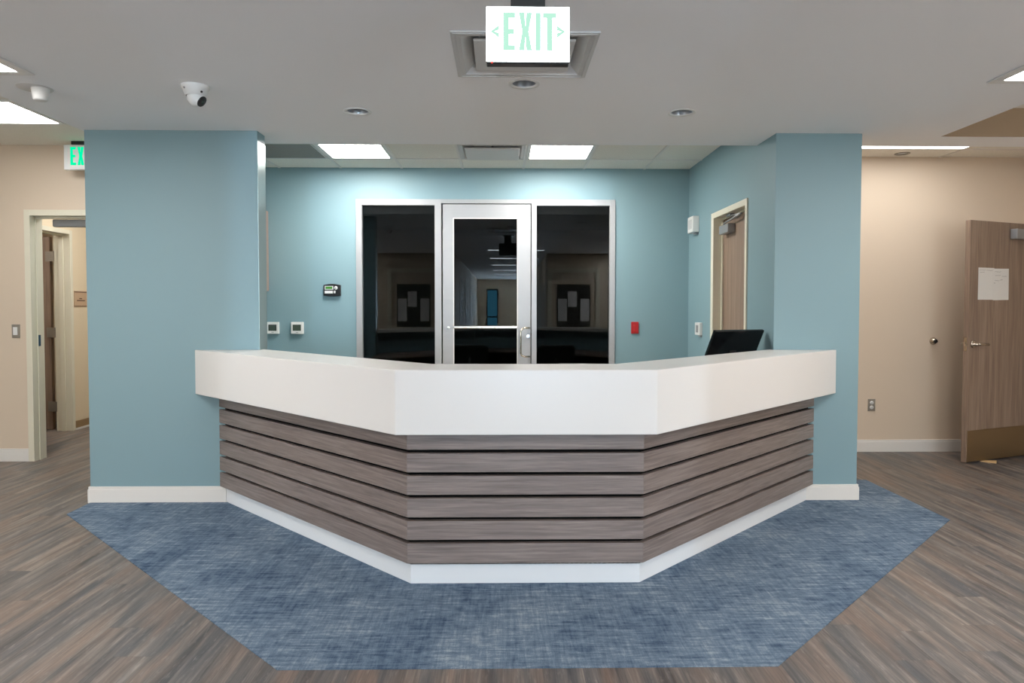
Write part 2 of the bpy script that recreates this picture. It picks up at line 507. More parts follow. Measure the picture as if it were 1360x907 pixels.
# ------------------------------------------------------------------ reception desk
CX = .114
def path(d, far=PIER_Y - .004):
    a = .577 - .41421 * d; y = 3.387 + d
    return [(CX - a - (far - y), far), (CX - a, y), (CX + a, y), (CX + a + (far - y), far)]
desk = root('reception_desk', (CX, 4.2, 0), label='white-topped reception desk with grey wood slat front between two teal piers', cat='reception desk')
T0 = path(-.1)
T0[0] = (T0[0][0] - .022, T0[0][1]); T0[3] = (T0[3][0] + .012, T0[3][1])
yb = PIER_Y - .004
T1 = path(-.092); T1[0] = (T1[0][0] - .022, yb); T1[3] = (T1[3][0] + .012, yb)
topmb = MB().prism([T1[0], T1[1], T1[2], T1[3], (1.906, yb), (1.906, 4.945), (.595, 3.645), (-.367, 3.645), (-1.686, 4.965), (-1.686, yb)], 1.028, 1.0701)
obj('countertop', topmb, M['solid'], desk)
ap = path(-.06); ap[0] = (ap[0][0] - .022, yb); ap[3] = (ap[3][0] + .012, yb)
obj('apron', MB().prism([T0[0], T0[1], T0[2], T0[3], ap[3], ap[2], ap[1], ap[0]], .762, 1.07), M['solid'], desk, bevel=.004)
under = path(-.0)
obj('apron_underside', MB().prism([ap[0], ap[1], ap[2], ap[3], under[3], under[2], under[1], under[0]], .768, .786), M['solid'], desk)
cz = [.2215, .3325, .443, .5535, .664]
bands = [(.114, cz[0] - .009)] + [(cz[i] + .009, cz[i + 1] - .009) for i in range(4)] + [(cz[4] + .009, .7675)]
P0, P1, P2 = path(0), path(.03), path(.06)
for i in range(3):
    mb = MB()
    for z0, z1 in bands:
        mb.prism([P0[i], P0[i + 1], P1[i + 1], P1[i]], z0, z1)
    me = obj('slat_panel', mb, M['slat'], desk, bevel=.0012)
    # own frame along the board so that the grain follows it
    a = Vector((*P0[i], 0)); b = Vector((*P0[i + 1], 0)); ang = math.atan2(b.y - a.y, b.x - a.x)
    Mx = Matrix.Translation(a - Vector(desk.location)) @ Matrix.Rotation(ang, 4, 'Z')
    me.data.transform(Mx.inverted()); me.matrix_local = Mx
obj('carcass', MB().prism([P1[0], P1[1], P1[2], P1[3], P2[3], P2[2], P2[1], P2[0]], .10, 1.027), M['black'], desk)
B0, B1 = path(.0602), path(.078)
obj('back_panel', MB().prism([B0[0], B0[1], B0[2], B0[3], B1[3], B1[2], B1[1], B1[0]], .742, 1.0275), M['teal'], desk)
K0, K1 = path(.03), path(.045)
obj('toe_kick', MB().prism([K0[0], K0[1], K0[2], K0[3], K1[3], K1[2], K1[1], K1[0]], .004, .114), M['kick'], desk, bevel=.002)
obj('work_surface', MB().prism([(-1.685, 4.694), (-.438, 3.447), (.666, 3.447), (1.905, 4.686), (1.905, 5.40), (1.643, 5.40), (.38, 4.137), (-.152, 4.137), (-1.415, 5.40), (-1.685, 5.40)], .71, .74), M['taupe'], desk, bevel=.003)
for x0, x1 in ((-1.68, -1.655), (1.872, 1.897)):
    obj('end_panel', MB().box(x0, 4.95, 0, x1, 5.38, .71), M['taupe'], desk)

# pale steel guard on the end of the left pier
cg = root('corner_guard', (-1.693, 4.98, 0), label='pale glossy guard strip covering the end of the left teal pier', cat='corner guard')
obj('guard_plate', MB().box(-1.6925, 4.9, .114, -1.689, 5.0575, 2.515), M['guard'], cg)
obj('guard_flange', MB().box(-1.7, 5.0552, .114, -1.689, 5.0575, 2.515), M['guard'], cg)

# monitor behind the right wing of the desk
mon = root('computer_monitor', (1.665, 5.02, .74), R(23.5), label='black computer monitor leaning behind the right wing of the white countertop', cat='monitor')
tilt = Matrix.Translation((0, 0, .345)) @ Matrix.Rotation(R(27), 4, 'X')
def tl(mb):
    mb.bm.transform(tilt); return mb
obj('back_cover', tl(MB().box(-.226, -.012, -.137, .226, .012, .137)), M['blackg'], mon, local=True, bevel=.006)
obj('screen', tl(MB().box(-.214, .0122, -.122, .214, .014, .128)), M['lcdblack'], mon, local=True)
obj('stand_neck', MB().prism([(-.03, .0), (.03, .0), (.03, .02), (-.03, .02)], .012, .34), M['blackp'], mon, local=True)
obj('stand_base', MB().lathe([(0, 0), (.1, 0), (.1, .008), (.04, .014), (0, .014)], (0, .02, 0)), M['blackp'], mon, local=True)

# ------------------------------------------------------------------ storefront: aluminium frame, side panes, glass door
FY0, FY1 = BACK_Y - .018, BACK_Y + .1
Z0 = 2.468
win = struct('window_1', MB().box(-1.488, FY0, 0, -1.427, FY1, Z0).box(-1.427, FY0, 2.407, -.689, FY1, Z0).box(-.689, FY0, 0, -.622, FY1, Z0)
             .box(-1.427, FY0, 0, -.689, FY1, .12), M['alu'], bevel=.002, label='left dark glass pane in an aluminium frame beside the glass door', cat='window')
obj('pane', MB().box(-1.427, BACK_Y + .03, .12, -.689, BACK_Y + .036, 2.407), M['glass'], win)
win = struct('window_2', MB().box(.297, FY0, 0, .35, FY1, Z0).box(.35, FY0, 2.407, 1.097, FY1, Z0).box(1.097, FY0, 0, 1.153, FY1, Z0)
             .box(.35, FY0, 0, 1.097, FY1, .12), M['alu'], bevel=.002, label='right dark glass pane in an aluminium frame beside the glass door', cat='window')
obj('pane', MB().box(.35, BACK_Y + .03, .12, 1.097, BACK_Y + .036, 2.407), M['glass'], win)
struct('trim_door_head', MB().box(-.622, FY0, 2.426, .297, FY1, Z0), M['alu'], bevel=.002)
DY = BACK_Y - .004
dr = struct('door_1', MB().box(-.608, DY, .01, -.503, DY + .045, 2.42).box(.158, DY, .01, .288, DY + .045, 2.42).box(-.503, DY, 2.283, .158, DY + .045, 2.42)
            .box(-.503, DY, .01, .158, DY + .045, .26), M['alu'], bevel=.002, label='aluminium framed glass door with a pull handle behind the desk', cat='door')
obj('glazing_bead', MB().box(-.503, DY + .002, .26, -.494, DY + .03, 2.283).box(.15, DY + .002, .26, .158, DY + .03, 2.283).box(-.494, DY + .002, 2.274, .15, DY + .03, 2.283)
    .box(-.494, DY + .002, .26, .15, DY + .03, .27), M['trim'], dr)
obj('pane', MB().box(-.494, DY + .018, .27, .15, DY + .024, 2.274), M['glass'], dr)
obj('push_bar', MB().box(-.503, DY - .012, 1.155, .158, DY + .012, 1.183), M['nickel'], dr, bevel=.006)
hp = []
hx, hz0, hz1 = .188, .868, 1.162
for (x, y, z) in ((.275, DY, hz1), (.275, DY - .045, hz1), (.225, DY - .055, hz1 - .002), (.20, DY - .057, hz1 - .012), (.188, DY - .058, hz1 - .035),
                  (.188, DY - .058, hz0 + .035), (.20, DY - .057, hz0 + .012), (.225, DY - .055, hz0 + .002), (.275, DY - .045, hz0), (.275, DY, hz0)):
    hp.append((x, y, z))
obj('pull_handle', MB().tube(hp, .0095), M['nickel'], dr)
obj('lock_cylinder', MB().cyl((.263, DY, 1.075), (.263, DY - .018, 1.075), .02, .018), M['steel'], dr)
obj('push_bar_bolt', MB().lathe([(.012, 0), (.015, .004), (.012, .012), (0, .014)], (-.551, DY, 1.163), 20, (0, -1, 0)), M['plastic'], dr)

# ------------------------------------------------------------------ hollow-metal frames and wooden doors
# inner door in the right staff wall
fx = IN_X - .012
d2 = struct('door_2', MB().box(fx, 5.445, 0, 2.07, 5.489, 2.22).box(fx, 6.308, 0, 2.07, 6.377, 2.22).box(fx, 5.489, 2.17, 2.07, 6.308, 2.22)
            .box(1.975, 5.489, 0, 1.99, 5.505, 2.155).box(1.975, 6.292, 0, 1.99, 6.308, 2.155).box(1.975, 5.489, 2.155, 1.99, 6.308, 2.17),
            M['doortrim'], bevel=.002, label='closed wood door in a cream metal frame on the teal staff side wall', cat='door')
obj('door_leaf', MB().box(1.992, 5.492, .01, 2.036, 6.305, 2.166), M['leaf'], d2)
cl = obj('door_closer', MB().box(1.925, 5.985, 2.015, 1.99, 6.225, 2.09), M['gray'], d2, bevel=.006)
obj('closer_arm', MB().tube([(1.95, 6.16, 2.09), (1.95, 6.16, 2.108), (1.93, 5.66, 2.132)], .008, 8).tube([(1.93, 5.66, 2.132), (1.945, 5.98, 2.152)], .007, 8).box(1.93, 5.94, 2.15, 1.97, 6.04, 2.17), M['gray'], cl)
obj('lever_handle', MB().cyl((1.992, 5.56, 1.02), (1.95, 5.56, 1.02), .024).tube([(1.95, 5.56, 1.02), (1.94, 5.57, 1.02), (1.94, 5.67, 1.02)], .01), M['nickel'], d2)

# left hall doorway
ly = 6.25 - .014
d3 = struct('door_3', MB().box(-4.197, ly, 0, -4.146, 6.404, 2.222).box(-3.21, ly, 0, -3.16, 6.404, 2.222).box(-4.146, ly, 2.17, -3.21, 6.404, 2.222)
            .box(-4.146, 6.305, 0, -4.138, 6.345, 2.154).box(-3.226, 6.305, 0, -3.21, 6.345, 2.154).box(-4.146, 6.305, 2.154, -3.21, 6.345, 2.17),
            M['doortrim'], bevel=.002, label='open doorway with a cream metal frame in the left beige hall wall', cat='door')
cl = obj('door_closer', MB().box(-4.02, 6.345, 2.085, -3.715, 6.40, 2.152), M['gray'], d3, bevel=.012, seg=3)
obj('closer_end_cap', MB().box(-3.715, 6.348, 2.088, -3.70, 6.397, 2.149), M['blackp'], cl)
obj('strike_plate', MB().box(-4.138, 6.31, 1.02, -4.1365, 6.34, 1.12), M['navy'], d3)

# door of the room beyond, swung open
d4 = struct('door_4', MB().box(XW - .17, 6.94, 0, XW + .012, 6.985, 2.215).box(XW - .17, 7.80, 0, XW + .012, 7.845, 2.215).box(XW - .17, 6.985, 2.168, XW + .012, 7.80, 2.215)
            .box(XW - .11, 7.785, 0, XW - .06, 7.80, 2.155).box(XW - .11, 6.985, 2.153, XW - .06, 7.80, 2.168),
            M['doortrim'], bevel=.002, label='cream door frame with a wood door swung open, seen through the left doorway', cat='door')
lf = obj('door_leaf', MB().box(-5.90, 7.83, .012, -4.995, 7.875, 2.145), M['leaf'], d4)
for z in (.27, 1.09, 1.93):
    h = obj('hinge', MB().box(-5.04, 7.824, z - .055, -4.985, 7.83, z + .055).box(-4.985, 7.797, z - .055, -4.925, 7.80, z + .055).cyl((-4.975, 7.815, z - .055), (-4.975, 7.815, z + .055), .009), M['plateg'], d4)

# wide door standing open in the right hall
U = (math.cos(R(22.1)), math.sin(R(22.1)))
d5 = root('door_5', (4.066, 6.045, 0), R(22.1), label='brown wood door with lever handle and taped papers standing open in the right hall', cat='door', kind='structure')
obj('door_leaf', MB().box(0, 0, .012, .93, .045, 2.132), M['leaf'], d5, local=True, bevel=.0015)
obj('kick_plate', MB().box(.012, -.0025, .014, .915, 0, .29), M['bronze'], d5, local=True)
lv = obj('lever_handle', MB().lathe([(.0, .0), (.034, 0), (.034, .008), (.026, .014), (.014, .018), (.012, .05), (0, .05)], (.062, 0, 1.05), 24, (0, -1, 0))
         .tube([(.062, -.048, 1.05), (.075, -.056, 1.05), (.1, -.058, 1.05), (.185, -.056, 1.047)], .012), M['nickel'], d5, local=True)
obj('latch_plate', MB().box(-.002, .010, .99, 0, .036, 1.11).prism([(-.014, .016), (0, .016), (0, .03), (-.004, .03)], 1.035, 1.065), M['nickel'], d5, local=True)
obj('back_rose', MB().lathe([(0, 0), (.034, 0), (.034, .008), (.014, .016), (.012, .05), (0, .05)], (.062, .045, 1.05), 24, (0, 1, 0)).tube([(.062, .093, 1.05), (.075, .1, 1.05), (.18, .1, 1.047)], .0105), M['nickel'], d5, local=True)
cl = obj('door_closer', MB().box(.535, -.062, 1.985, .80, 0, 2.075), M['gray'], d5, local=True, bevel=.006)
obj('closer_arm', MB().tube([(.75, -.035, 2.075), (.75, -.035, 2.09), (.84, -.15, 2.1), (.9, -.02, 2.105)], .008, 8), M['gray'], cl, local=True)
for z in (.25, 1.07, 1.9):
    obj('hinge', MB().cyl((.937, .0, z - .055), (.937, 0, z + .055), .009), M['plateg'], d5, local=True)

# papers taped on that door
def sheet(name, lx0, lx1, z0, z1, off, rot, label, lines):
    r_ = root(name, (4.066 + U[0] * (lx0 + lx1) / 2 + U[1] * off, 6.045 + U[1] * (lx0 + lx1) / 2 - U[0] * off, z0), R(22.1), label=label, cat='paper', group='papers taped on the open door')
    wd, hh = (lx1 - lx0) / 2, z1 - z0
    mb = MB().box(-wd, -.0008, 0, wd, 0, hh)
    mb.bm.transform(Matrix.Rotation(R(rot), 4, 'Y'))
    obj('sheet', mb, M['paper'], r_, local=True)
    mb = MB()
    for (a, b, zz) in lines:
        n = 14
        pts = [(-wd + 2 * wd * (a + (b - a) * i / n), -.0012, hh * zz + random.uniform(-.004, .004)) for i in range(n + 1)]
        for p, q in zip(pts, pts[1:]):
            mb.xz([(p[0], p[2] - .0009), (q[0], q[2] - .0009), (q[0], q[2] + .0009), (p[0], p[2] + .0009)], -.0014, -.0009)
    mb.bm.transform(Matrix.Rotation(R(rot), 4, 'Y'))
    obj('lettering', mb, M['ink'], r_, local=True)
sheet('taped_paper', .112, .325, 1.440, 1.722, .0012, 0, 'left white paper sheet taped on the open brown door', [(.06, .45, .93), (.5, .9, .92), (.1, .38, .86)])
sheet('taped_paper', .312, .527, 1.438, 1.718, .0026, -1, 'right white paper sheet with scribbled lines taped on the open brown door', [(.1, .5, .9), (.14, .48, .78), (.55, .85, .76), (.1, .4, .62), (.45, .6, .64), (.05, .14, .55)])
obj('door_wedge', MB().prism([(0, 0), (.035, 0), (.035, .12), (0, .12)], 0, .022), M['wedge'], label='small pale wood wedge on the floor under the open brown door', cat='door wedge')
wg = bpy.data.objects['door_wedge']
for v in wg.data.vertices:
    if v.co.z > .01: v.co.z = .022 if v.co.y < .03 else .009
wg.location = (4.345, 6.055, 0); wg.rotation_euler = (0, 0, R(50))

# ------------------------------------------------------------------ ceiling lights
GL = 'recessed ceiling light panels'
def panel(name, x0, y0, x1, y1, z, lens, label, rim=.035, drop=.008, trim='plastic'):
    r_ = root(name, ((x0 + x1) / 2, (y0 + y1) / 2, z), label=label, cat='ceiling light', group=GL)
    obj('frame', MB().frame(x0, y0, x1, y1, rim, z - drop, z - .0005), M[trim], r_, bevel=.002)
    obj('diffuser', MB().box(x0 + rim, y0 + rim, z - drop * .6, x1 - rim, y1 - rim, z - .0005), M[lens], r_)
    return r_
panel('ceiling_light', -1.632, 6.118, -1.03, 6.722, CEIL, 'lens', 'square white light panel in the staff ceiling left of the air diffuser')
panel('ceiling_light', .222, 6.118, .824, 6.722, CEIL, 'lens', 'square white light panel in the staff ceiling right of the air diffuser')
panel('ceiling_light', -4.01, 4.90, -3.375, 5.53, CEIL, 'lenshall', 'bright light panel in the left hall ceiling above the green exit sign')
panel('ceiling_light', 2.885, 5.565, 4.11, 6.23, CEIL, 'lensright', 'long light panel in the right hall ceiling seen as a thin white strip', rim=.02)
panel('ceiling_light', -2.87, 2.46, -2.445, 3.745, SOFF, 'lenslobby', 'lobby light panel at the left edge of the photo above the cup sensor', rim=.055, drop=.01)
panel('ceiling_light', 2.615, 2.46, 3.06, 3.785, SOFF, 'lenslobby', 'lobby light panel at the right edge of the photo above the beige bulkhead', rim=.055, drop=.01)
for i, y in enumerate((-.3, -2.7, -5.3, -8.0, -10.4)):
    panel('ceiling_light', -.32, y - .17, .90, y + .17, SOFF, 'lensstrip', 'long strip light across the lobby ceiling behind the camera, number %d from the desk' % (i + 1), rim=.02)
for x, t, zc in ((-4.3, 'left', CEIL), (2.58, 'right', SOFF)):  # unseen panels added to light the desk front, clear of the glass reflection
    panel('ceiling_light', x, -.9, x + .5, .5, zc, 'lensfill', 'added fill light panel beside the camera on the %s of the corridor mouth' % t, rim=.055, drop=.01)
panel('ceiling_light', -4.2, 7.0, -3.0, 7.6, CEIL, 'lenshall', 'light panel in the ceiling of the room beyond the left doorway')
panel('ceiling_light', -6.2, 6.7, -5.6, 7.3, CEIL, 'lenshall', 'light panel in the ceiling of the far room, behind the swung open door')

# recessed cans, switched off: holes are cut in the lobby ceiling
cans = [(-.901, 4.418, 'recessed downlight in the lobby ceiling above the left light panel'),
        (.118, 3.864, 'recessed downlight in the lobby ceiling just below the lit exit sign'),
        (1.122, 4.405, 'recessed downlight in the lobby ceiling toward the right teal pier')]
DX0, DY0, DX1, DY1 = -.233, 3.13, .435, 3.733
cutmb = MB()
for x, y, _ in cans:
    cutmb.cyl((x, y, SOFF - .05), (x, y, SOFF + .12), .068, n=32)
cutmb.box(DX0 + .04, DY0 + .04, SOFF - .05, DX1 - .04, DY1 - .04, SOFF + .12)
cut(soff, cutmb)
for x, y, lab in cans:
    r_ = root('downlight', (x, y, SOFF), label=lab, cat='downlight', group='recessed downlights in the lobby ceiling')
    obj('trim_ring', MB().lathe([(.064, .004), (.066, -.002), (.086, -.003), (.086, 0)], (x, y, SOFF), 36), M['plastic'], r_)
    obj('reflector', MB().lathe([(.0655, .0), (.058, .05), (.046, .1), (0, .105)], (x, y, SOFF), 36), M['can'], r_)

# square air diffusers: flange, sloped throat, hanging plaque
def diffuser(x0, y0, x1, y1, z, label, plaque, drop, deep=.09):
    r_ = root('air_diffuser', ((x0 + x1) / 2, (y0 + y1) / 2, z), label=label, cat='air diffuser', group='square ceiling air diffusers')
    obj('flange', MB().frame(x0, y0, x1, y1, .045, z - .008, z - .0004).frame(x0 + .01, y0 + .01, x1 - .01, y1 - .01, .012, z - .012, z - .008), M['offwhite'], r_, bevel=.002)
    bm = MB(); q = bm.bm
    def ring(i, zz): return [q.verts.new(p + (zz,)) for p in ((x0 + i, y0 + i), (x1 - i, y0 + i), (x1 - i, y1 - i), (x0 + i, y1 - i))]
    A, B, C_ = ring(.043, z - .006), ring(.085, z + .03), ring(.12, z + deep)
    for a_, b_ in ((A, B), (B, C_)):
        for i in range(4): q.faces.new((a_[i], a_[(i + 1) % 4], b_[(i + 1) % 4], b_[i]))
    q.faces.new(C_)
    obj('throat', bm, M['offwhite'], r_)
    p = plaque
    obj('plaque', MB().box(x0 + p, y0 + p, z - drop, x1 - p, y1 - p, z - drop + .012), M['offwhite'], r_, bevel=.003)
    obj('hanger', MB().box((x0 + x1) / 2 - .01, (y0 + y1) / 2 - .01, z - drop + .012, (x0 + x1) / 2 + .01, (y0 + y1) / 2 + .01, z + deep), M['gray'], r_)
    return r_
diffuser(DX0, DY0, DX1, DY1, SOFF, 'large square air diffuser in the lobby ceiling behind the lit exit sign', .10, .008)
cut(hi, MB().box(-.36, 6.15, CEIL - .05, .18, 6.69, CEIL + .12).cyl((3.675, 6.43, CEIL - .05), (3.675, 6.43, CEIL + .07), .05))
diffuser(-.396, 6.118, .216, 6.722, CEIL, 'square air diffuser in the staff ceiling between the two light panels', .065, .03)
r_ = root('return_grille', (-1.95, 6.42, CEIL), label='grey perforated return air grille in the staff ceiling by the left pier', cat='air grille')
obj('frame', MB().frame(-2.25, 6.118, -1.648, 6.722, .02, CEIL - .008, CEIL - .0005), M['offwhite'], r_)
obj('perforated_plate', MB().box(-2.23, 6.138, CEIL - .005, -1.668, 6.702, CEIL - .0008), M['perf'], r_)
r_ = root('downlight', (3.675, 6.43, CEIL), label='tiny round downlight in the right hall ceiling behind the strip light', cat='downlight', group='recessed downlights in the right hall')
obj('trim_ring', MB().lathe([(.046, .004), (.048, -.004), (.066, -.005), (.066, 0)], (3.675, 6.43, CEIL), 28), M['plateg'], r_)
obj('reflector', MB().lathe([(.047, .0), (.042, .03), (.03, .06), (0, .062)], (3.675, 6.43, CEIL), 28), M['plastic'], r_)

# turret camera
cam_c = (-1.695, 3.935)
r_ = root('security_camera', (*cam_c, SOFF), label='white turret security camera on the lobby ceiling above the left pier', cat='security camera')
obj('base', MB().lathe([(.074, 0), (.074, -.010), (.066, -.022), (.056, -.052), (.05, -.056)], (*cam_c, SOFF), 36), M['plastic'], r_)
bc = Vector((cam_c[0] + .004, cam_c[1], SOFF - .062)); dv = Vector((.80, -.10, -.58)).normalized()
prof = [(.048 * math.sin(t), .048 * math.cos(t)) for t in [PI * k / 14 for k in range(3, 15)]]
obj('ball', MB().lathe([(0, .040), (.03, .040)] + prof, bc, 32, dv), M['plastic'], r_)
fr_ = obj('lens_face', MB().lathe([(.0315, .038), (.0305, .044), (.024, .046), (0, .046)], bc, 28, dv), M['blackp'], r_)
obj('lens', MB().lathe([(.011, .046), (.010, .049), (0, .051)], bc, 20, dv), M['lcd'], fr_)
obj('screw', MB().cyl((cam_c[0] - .035, cam_c[1] - .052, SOFF - .021), (cam_c[0] - .037, cam_c[1] - .056, SOFF - .024), .006), M['gray'], r_)
obj('screw', MB().cyl((cam_c[0] + .047, cam_c[1] - .034, SOFF - .04), (cam_c[0] + .05, cam_c[1] - .038, SOFF - .042), .006), M['blackp'], r_)

# cup-shaped sensor on its plate
sx, sy = -2.575, 3.985
r_ = root('ceiling_sensor', (sx, sy, SOFF), label='small white cup-shaped sensor on the ceiling between the two left light panels', cat='ceiling sensor')
obj('plate', MB().lathe([(0, -.004), (.085, -.004), (.09, 0)], (sx - .03, sy, SOFF), 32), M['offwhite'], r_)
obj('cup', MB().lathe([(.046, -.004), (.043, -.02), (.036, -.064), (.033, -.068), (0, -.068)], (sx, sy, SOFF), 28), M['plastic'], r_)

# ------------------------------------------------------------------ exit signs
def glyphs(mb, x0, z0, wd, h, y0, y1, arrows=True):
    """EXIT in block capitals (and side chevrons) filling wd x h from (x0, z0)."""
    t = h * .23                                     # stroke
    def at(px, w_): return lambda u, v: (x0 + px + u * w_, z0 + v * h)
    lw = wd * .225
    sx_ = [0, wd * .29, wd * .60, wd * .74]
    # E
    a = x0 + sx_[0]
    st = wd * .105
    mb.xz([(a, z0), (a + lw, z0), (a + lw, z0 + t * .62), (a + st, z0 + t * .62), (a + st, z0 + h * .5 - t * .3), (a + lw * .9, z0 + h * .5 - t * .3), (a + lw * .9, z0 + h * .5 + t * .3),
           (a + st, z0 + h * .5 + t * .3), (a + st, z0 + h - t * .62), (a + lw, z0 + h - t * .62), (a + lw, z0 + h), (a, z0 + h)], y0, y1)
    # X
    a = x0 + sx_[1]; w_ = lw * 1.12; s = st * 1.05
    mb.xz([(a, z0), (a + s, z0), (a + w_ / 2, z0 + h * .36), (a + w_ - s, z0), (a + w_, z0), (a + w_ / 2 + s * .55, z0 + h * .5), (a + w_, z0 + h), (a + w_ - s, z0 + h),
           (a + w_ / 2, z0 + h * .64), (a + s, z0 + h), (a, z0 + h), (a + w_ / 2 - s * .55, z0 + h * .5)], y0, y1)
    # I
    a = x0 + sx_[2]
    mb.xz([(a, z0), (a + st, z0), (a + st, z0 + h), (a, z0 + h)], y0, y1)
    # T
    a = x0 + sx_[3]; w_ = wd * .26
    mb.xz([(a + w_ / 2 - st / 2, z0), (a + w_ / 2 + st / 2, z0), (a + w_ / 2 + st / 2, z0 + h - t * .62), (a + w_, z0 + h - t * .62), (a + w_, z0 + h), (a, z0 + h), (a, z0 + h - t * .62),
           (a + w_ / 2 - st / 2, z0 + h - t * .62)], y0, y1)
    return mb
def chevron(mb, x, z, w_, h, s, y0, y1):
    k = h * .30
    return mb.xz([(x, z), (x + s * w_, z + h / 2), (x + s * w_, z + h / 2 - k * 1.3), (x + s * w_ * .45, z), (x + s * w_, z - h / 2 + k * 1.3), (x + s * w_, z - h / 2)], y0, y1)

ex0, ex1, ez0, ez1, ey = -.058, .243, 2.254, 2.450, 2.57
r_ = root('exit_sign', ((ex0 + ex1) / 2, ey + .02, SOFF), label='large glowing white EXIT sign with green letters hanging above the desk', cat='exit sign')
obj('housing', MB().box(ex0, ey + .004, ez0 - .006, ex1, ey + .045, ez1 + .002), M['blackp'], r_, bevel=.004)
obj('face_panel', MB().box(ex0, ey, ez0, ex1, ey + .0038, ez1), M['signface'], r_, bevel=.0015)
obj('lettering', glyphs(MB(), .003, 2.293, .193, .136, ey - .0012, ey - .0002), M['signgreen'], r_)
for cx_, sg in ((-.044, 1), (.229, -1)):
    obj('direction_arrow', chevron(MB(), cx_, 2.361, .032, .047, sg, ey - .0012, ey - .0002), M['signgreen'], r_)
obj('stem', MB().box(.030, ey + .008, ez1, .155, ey + .042, SOFF - .012).box(.0, ey - .03, SOFF - .014, .185, ey + .08, SOFF), M['blackp'], r_, bevel=.002)
obj('indicator', MB().lathe([(.004, 0), (.003, .003), (0, .004)], (ex0 + .02, ey + .003, ez0 - .003), 12, (0, -1, 0)), M['led'], r_)

ly_ = 6.1
r_ = root('exit_sign', (-3.6, ly_ + .03, CEIL), label='white EXIT sign with bright green letters half hidden behind the left pier', cat='exit sign')
obj('housing', MB().box(-3.755, ly_, 2.545, -3.43, ly_ + .05, 2.757), M['plastic'], r_, bevel=.004)
obj('lettering', glyphs(MB(), -3.698, 2.583, .212, .155, ly_ - .0015, ly_ - .0002), M['signglow'], r_)
obj('canopy', MB().box(-3.685, ly_ - .01, 2.757, -3.50, ly_ + .06, CEIL), M['blackp'], r_, bevel=.002)

# ------------------------------------------------------------------ things on the staff-area walls
def plate_y(mb, x0, x1, z0, z1, y, d): return mb.box(x0, y - d, z0, x1, y, z1)
wy = BACK_Y
k = root('access_keypad', (-1.73, wy, 1.48), label='black alarm keypad with a small green screen on the teal back wall', cat='keypad')
arc = [(-1.817, 1.488), (-1.643, 1.488)] + [(-1.643 - .174 * i / 10, 1.594 + .012 * math.sin(PI * i / 10)) for i in range(11)]
arc = [(-1.817, 1.488)] + [(-1.817 + .174 * i / 10, 1.488 - .008 * math.sin(PI * i / 10)) for i in range(1, 10)] + [(-1.643, 1.488)] + [(-1.643 - .174 * i / 10, 1.596 + .012 * math.sin(PI * i / 10)) for i in range(11)]
obj('body', MB().xz(arc, wy - .03, wy), M['blackp'], k, bevel=.004)
b_ = obj('screen_bezel', MB().box(-1.803, wy - .032, 1.549, -1.716, wy - .0295, 1.587), M['offwhite'], k)
obj('screen', MB().box(-1.794, wy - .0335, 1.556, -1.726, wy - .0319, 1.580), M['lcdlit'], b_)
obj('button_strip', MB().box(-1.803, wy - .033, 1.511, -1.722, wy - .0295, 1.538), M['plastic'], k)
obj('button_strip', MB().box(-1.713, wy - .033, 1.513, -1.694, wy - .0295, 1.538), M['offwhite'], k)
d_ = obj('dial', MB().lathe([(0, .006), (.016, .006), (.018, 0)], (-1.69, wy - .0295, 1.567), 24, (0, -1, 0)), M['plastic'], k)
obj('dial_button', MB().lathe([(0, .003), (.005, .003), (.006, 0)], (-1.69, wy - .0354, 1.567), 14, (0, -1, 0)), M['gray'], d_)

for (x0, x1, m_, sx0, sx1, lab) in ((-2.396, -2.272, 'lcdblack', -2.376, -2.295, 'white thermostat with a black rimmed screen, nearest the left pier'), (-2.149, -2.025, 'lcd', -2.130, -2.047, 'white thermostat with a grey-green screen, below the alarm keypad')):
    k = root('thermostat', ((x0 + x1) / 2, wy, 1.16), label=lab, cat='thermostat', group='thermostats on the teal back wall')
    b_ = obj('body', MB().box(x0, wy - .028, 1.10, x1, wy, 1.22), M['plastic'], k, bevel=.004)
    s_ = obj('screen', MB().box(sx0, wy - .0295, 1.131, sx1, wy - .0275, 1.194), M[m_], k)
    if m_ == 'lcdblack':
        obj('display', MB().box(sx0 + .009, wy - .0302, 1.137, sx1 - .009, wy - .0293, 1.187), M['lcd'], s_)
    obj('logo', MB().box((x0 + x1) / 2 - .012, wy - .0287, 1.1115, (x0 + x1) / 2 + .012, wy - .0278, 1.1165), M['gray'], k)

k = root('wall_plate', (1.361, wy, 1.16), label='small red wall plate right of the aluminium window frame', cat='wall plate')
obj('plate', MB().box(1.323, wy - .012, 1.102, 1.399, wy, 1.223), M['red'], k, bevel=.003)
mb = MB()
for z, w0 in ((1.196, .02), (1.184, .024), (1.172, .016), (1.150, .022), (1.138, .02)):
    mb.box(1.353 - w0 / 2, wy - .0126, z - .002, 1.353 + w0 / 2, wy - .0118, z + .002)
obj('text_lines', mb, M['reddark'], k)
obj('switch', MB().box(1.345, wy - .016, 1.115, 1.377, wy - .0118, 1.13), M['red'], k, bevel=.002)

# wall cabinet at the left end of the back wall
k = root('wall_cabinet', (-2.49, 6.99, 1.53), label='narrow taupe wall cabinet just behind the left teal pier', cat='cabinet')
obj('body', MB().box(-2.62, 6.84, 1.53, -2.39, 7.175, 2.345), M['taupe'], k, bevel=.002)
obj('door', MB().box(-2.39, 6.845, 1.535, -2.372, 7.17, 2.34), M['taupe'], k, bevel=.002)
obj('bottom_bracket', MB().box(-2.60, 6.95, 1.49, -2.40, 7.175, 1.53), M['gray'], k)

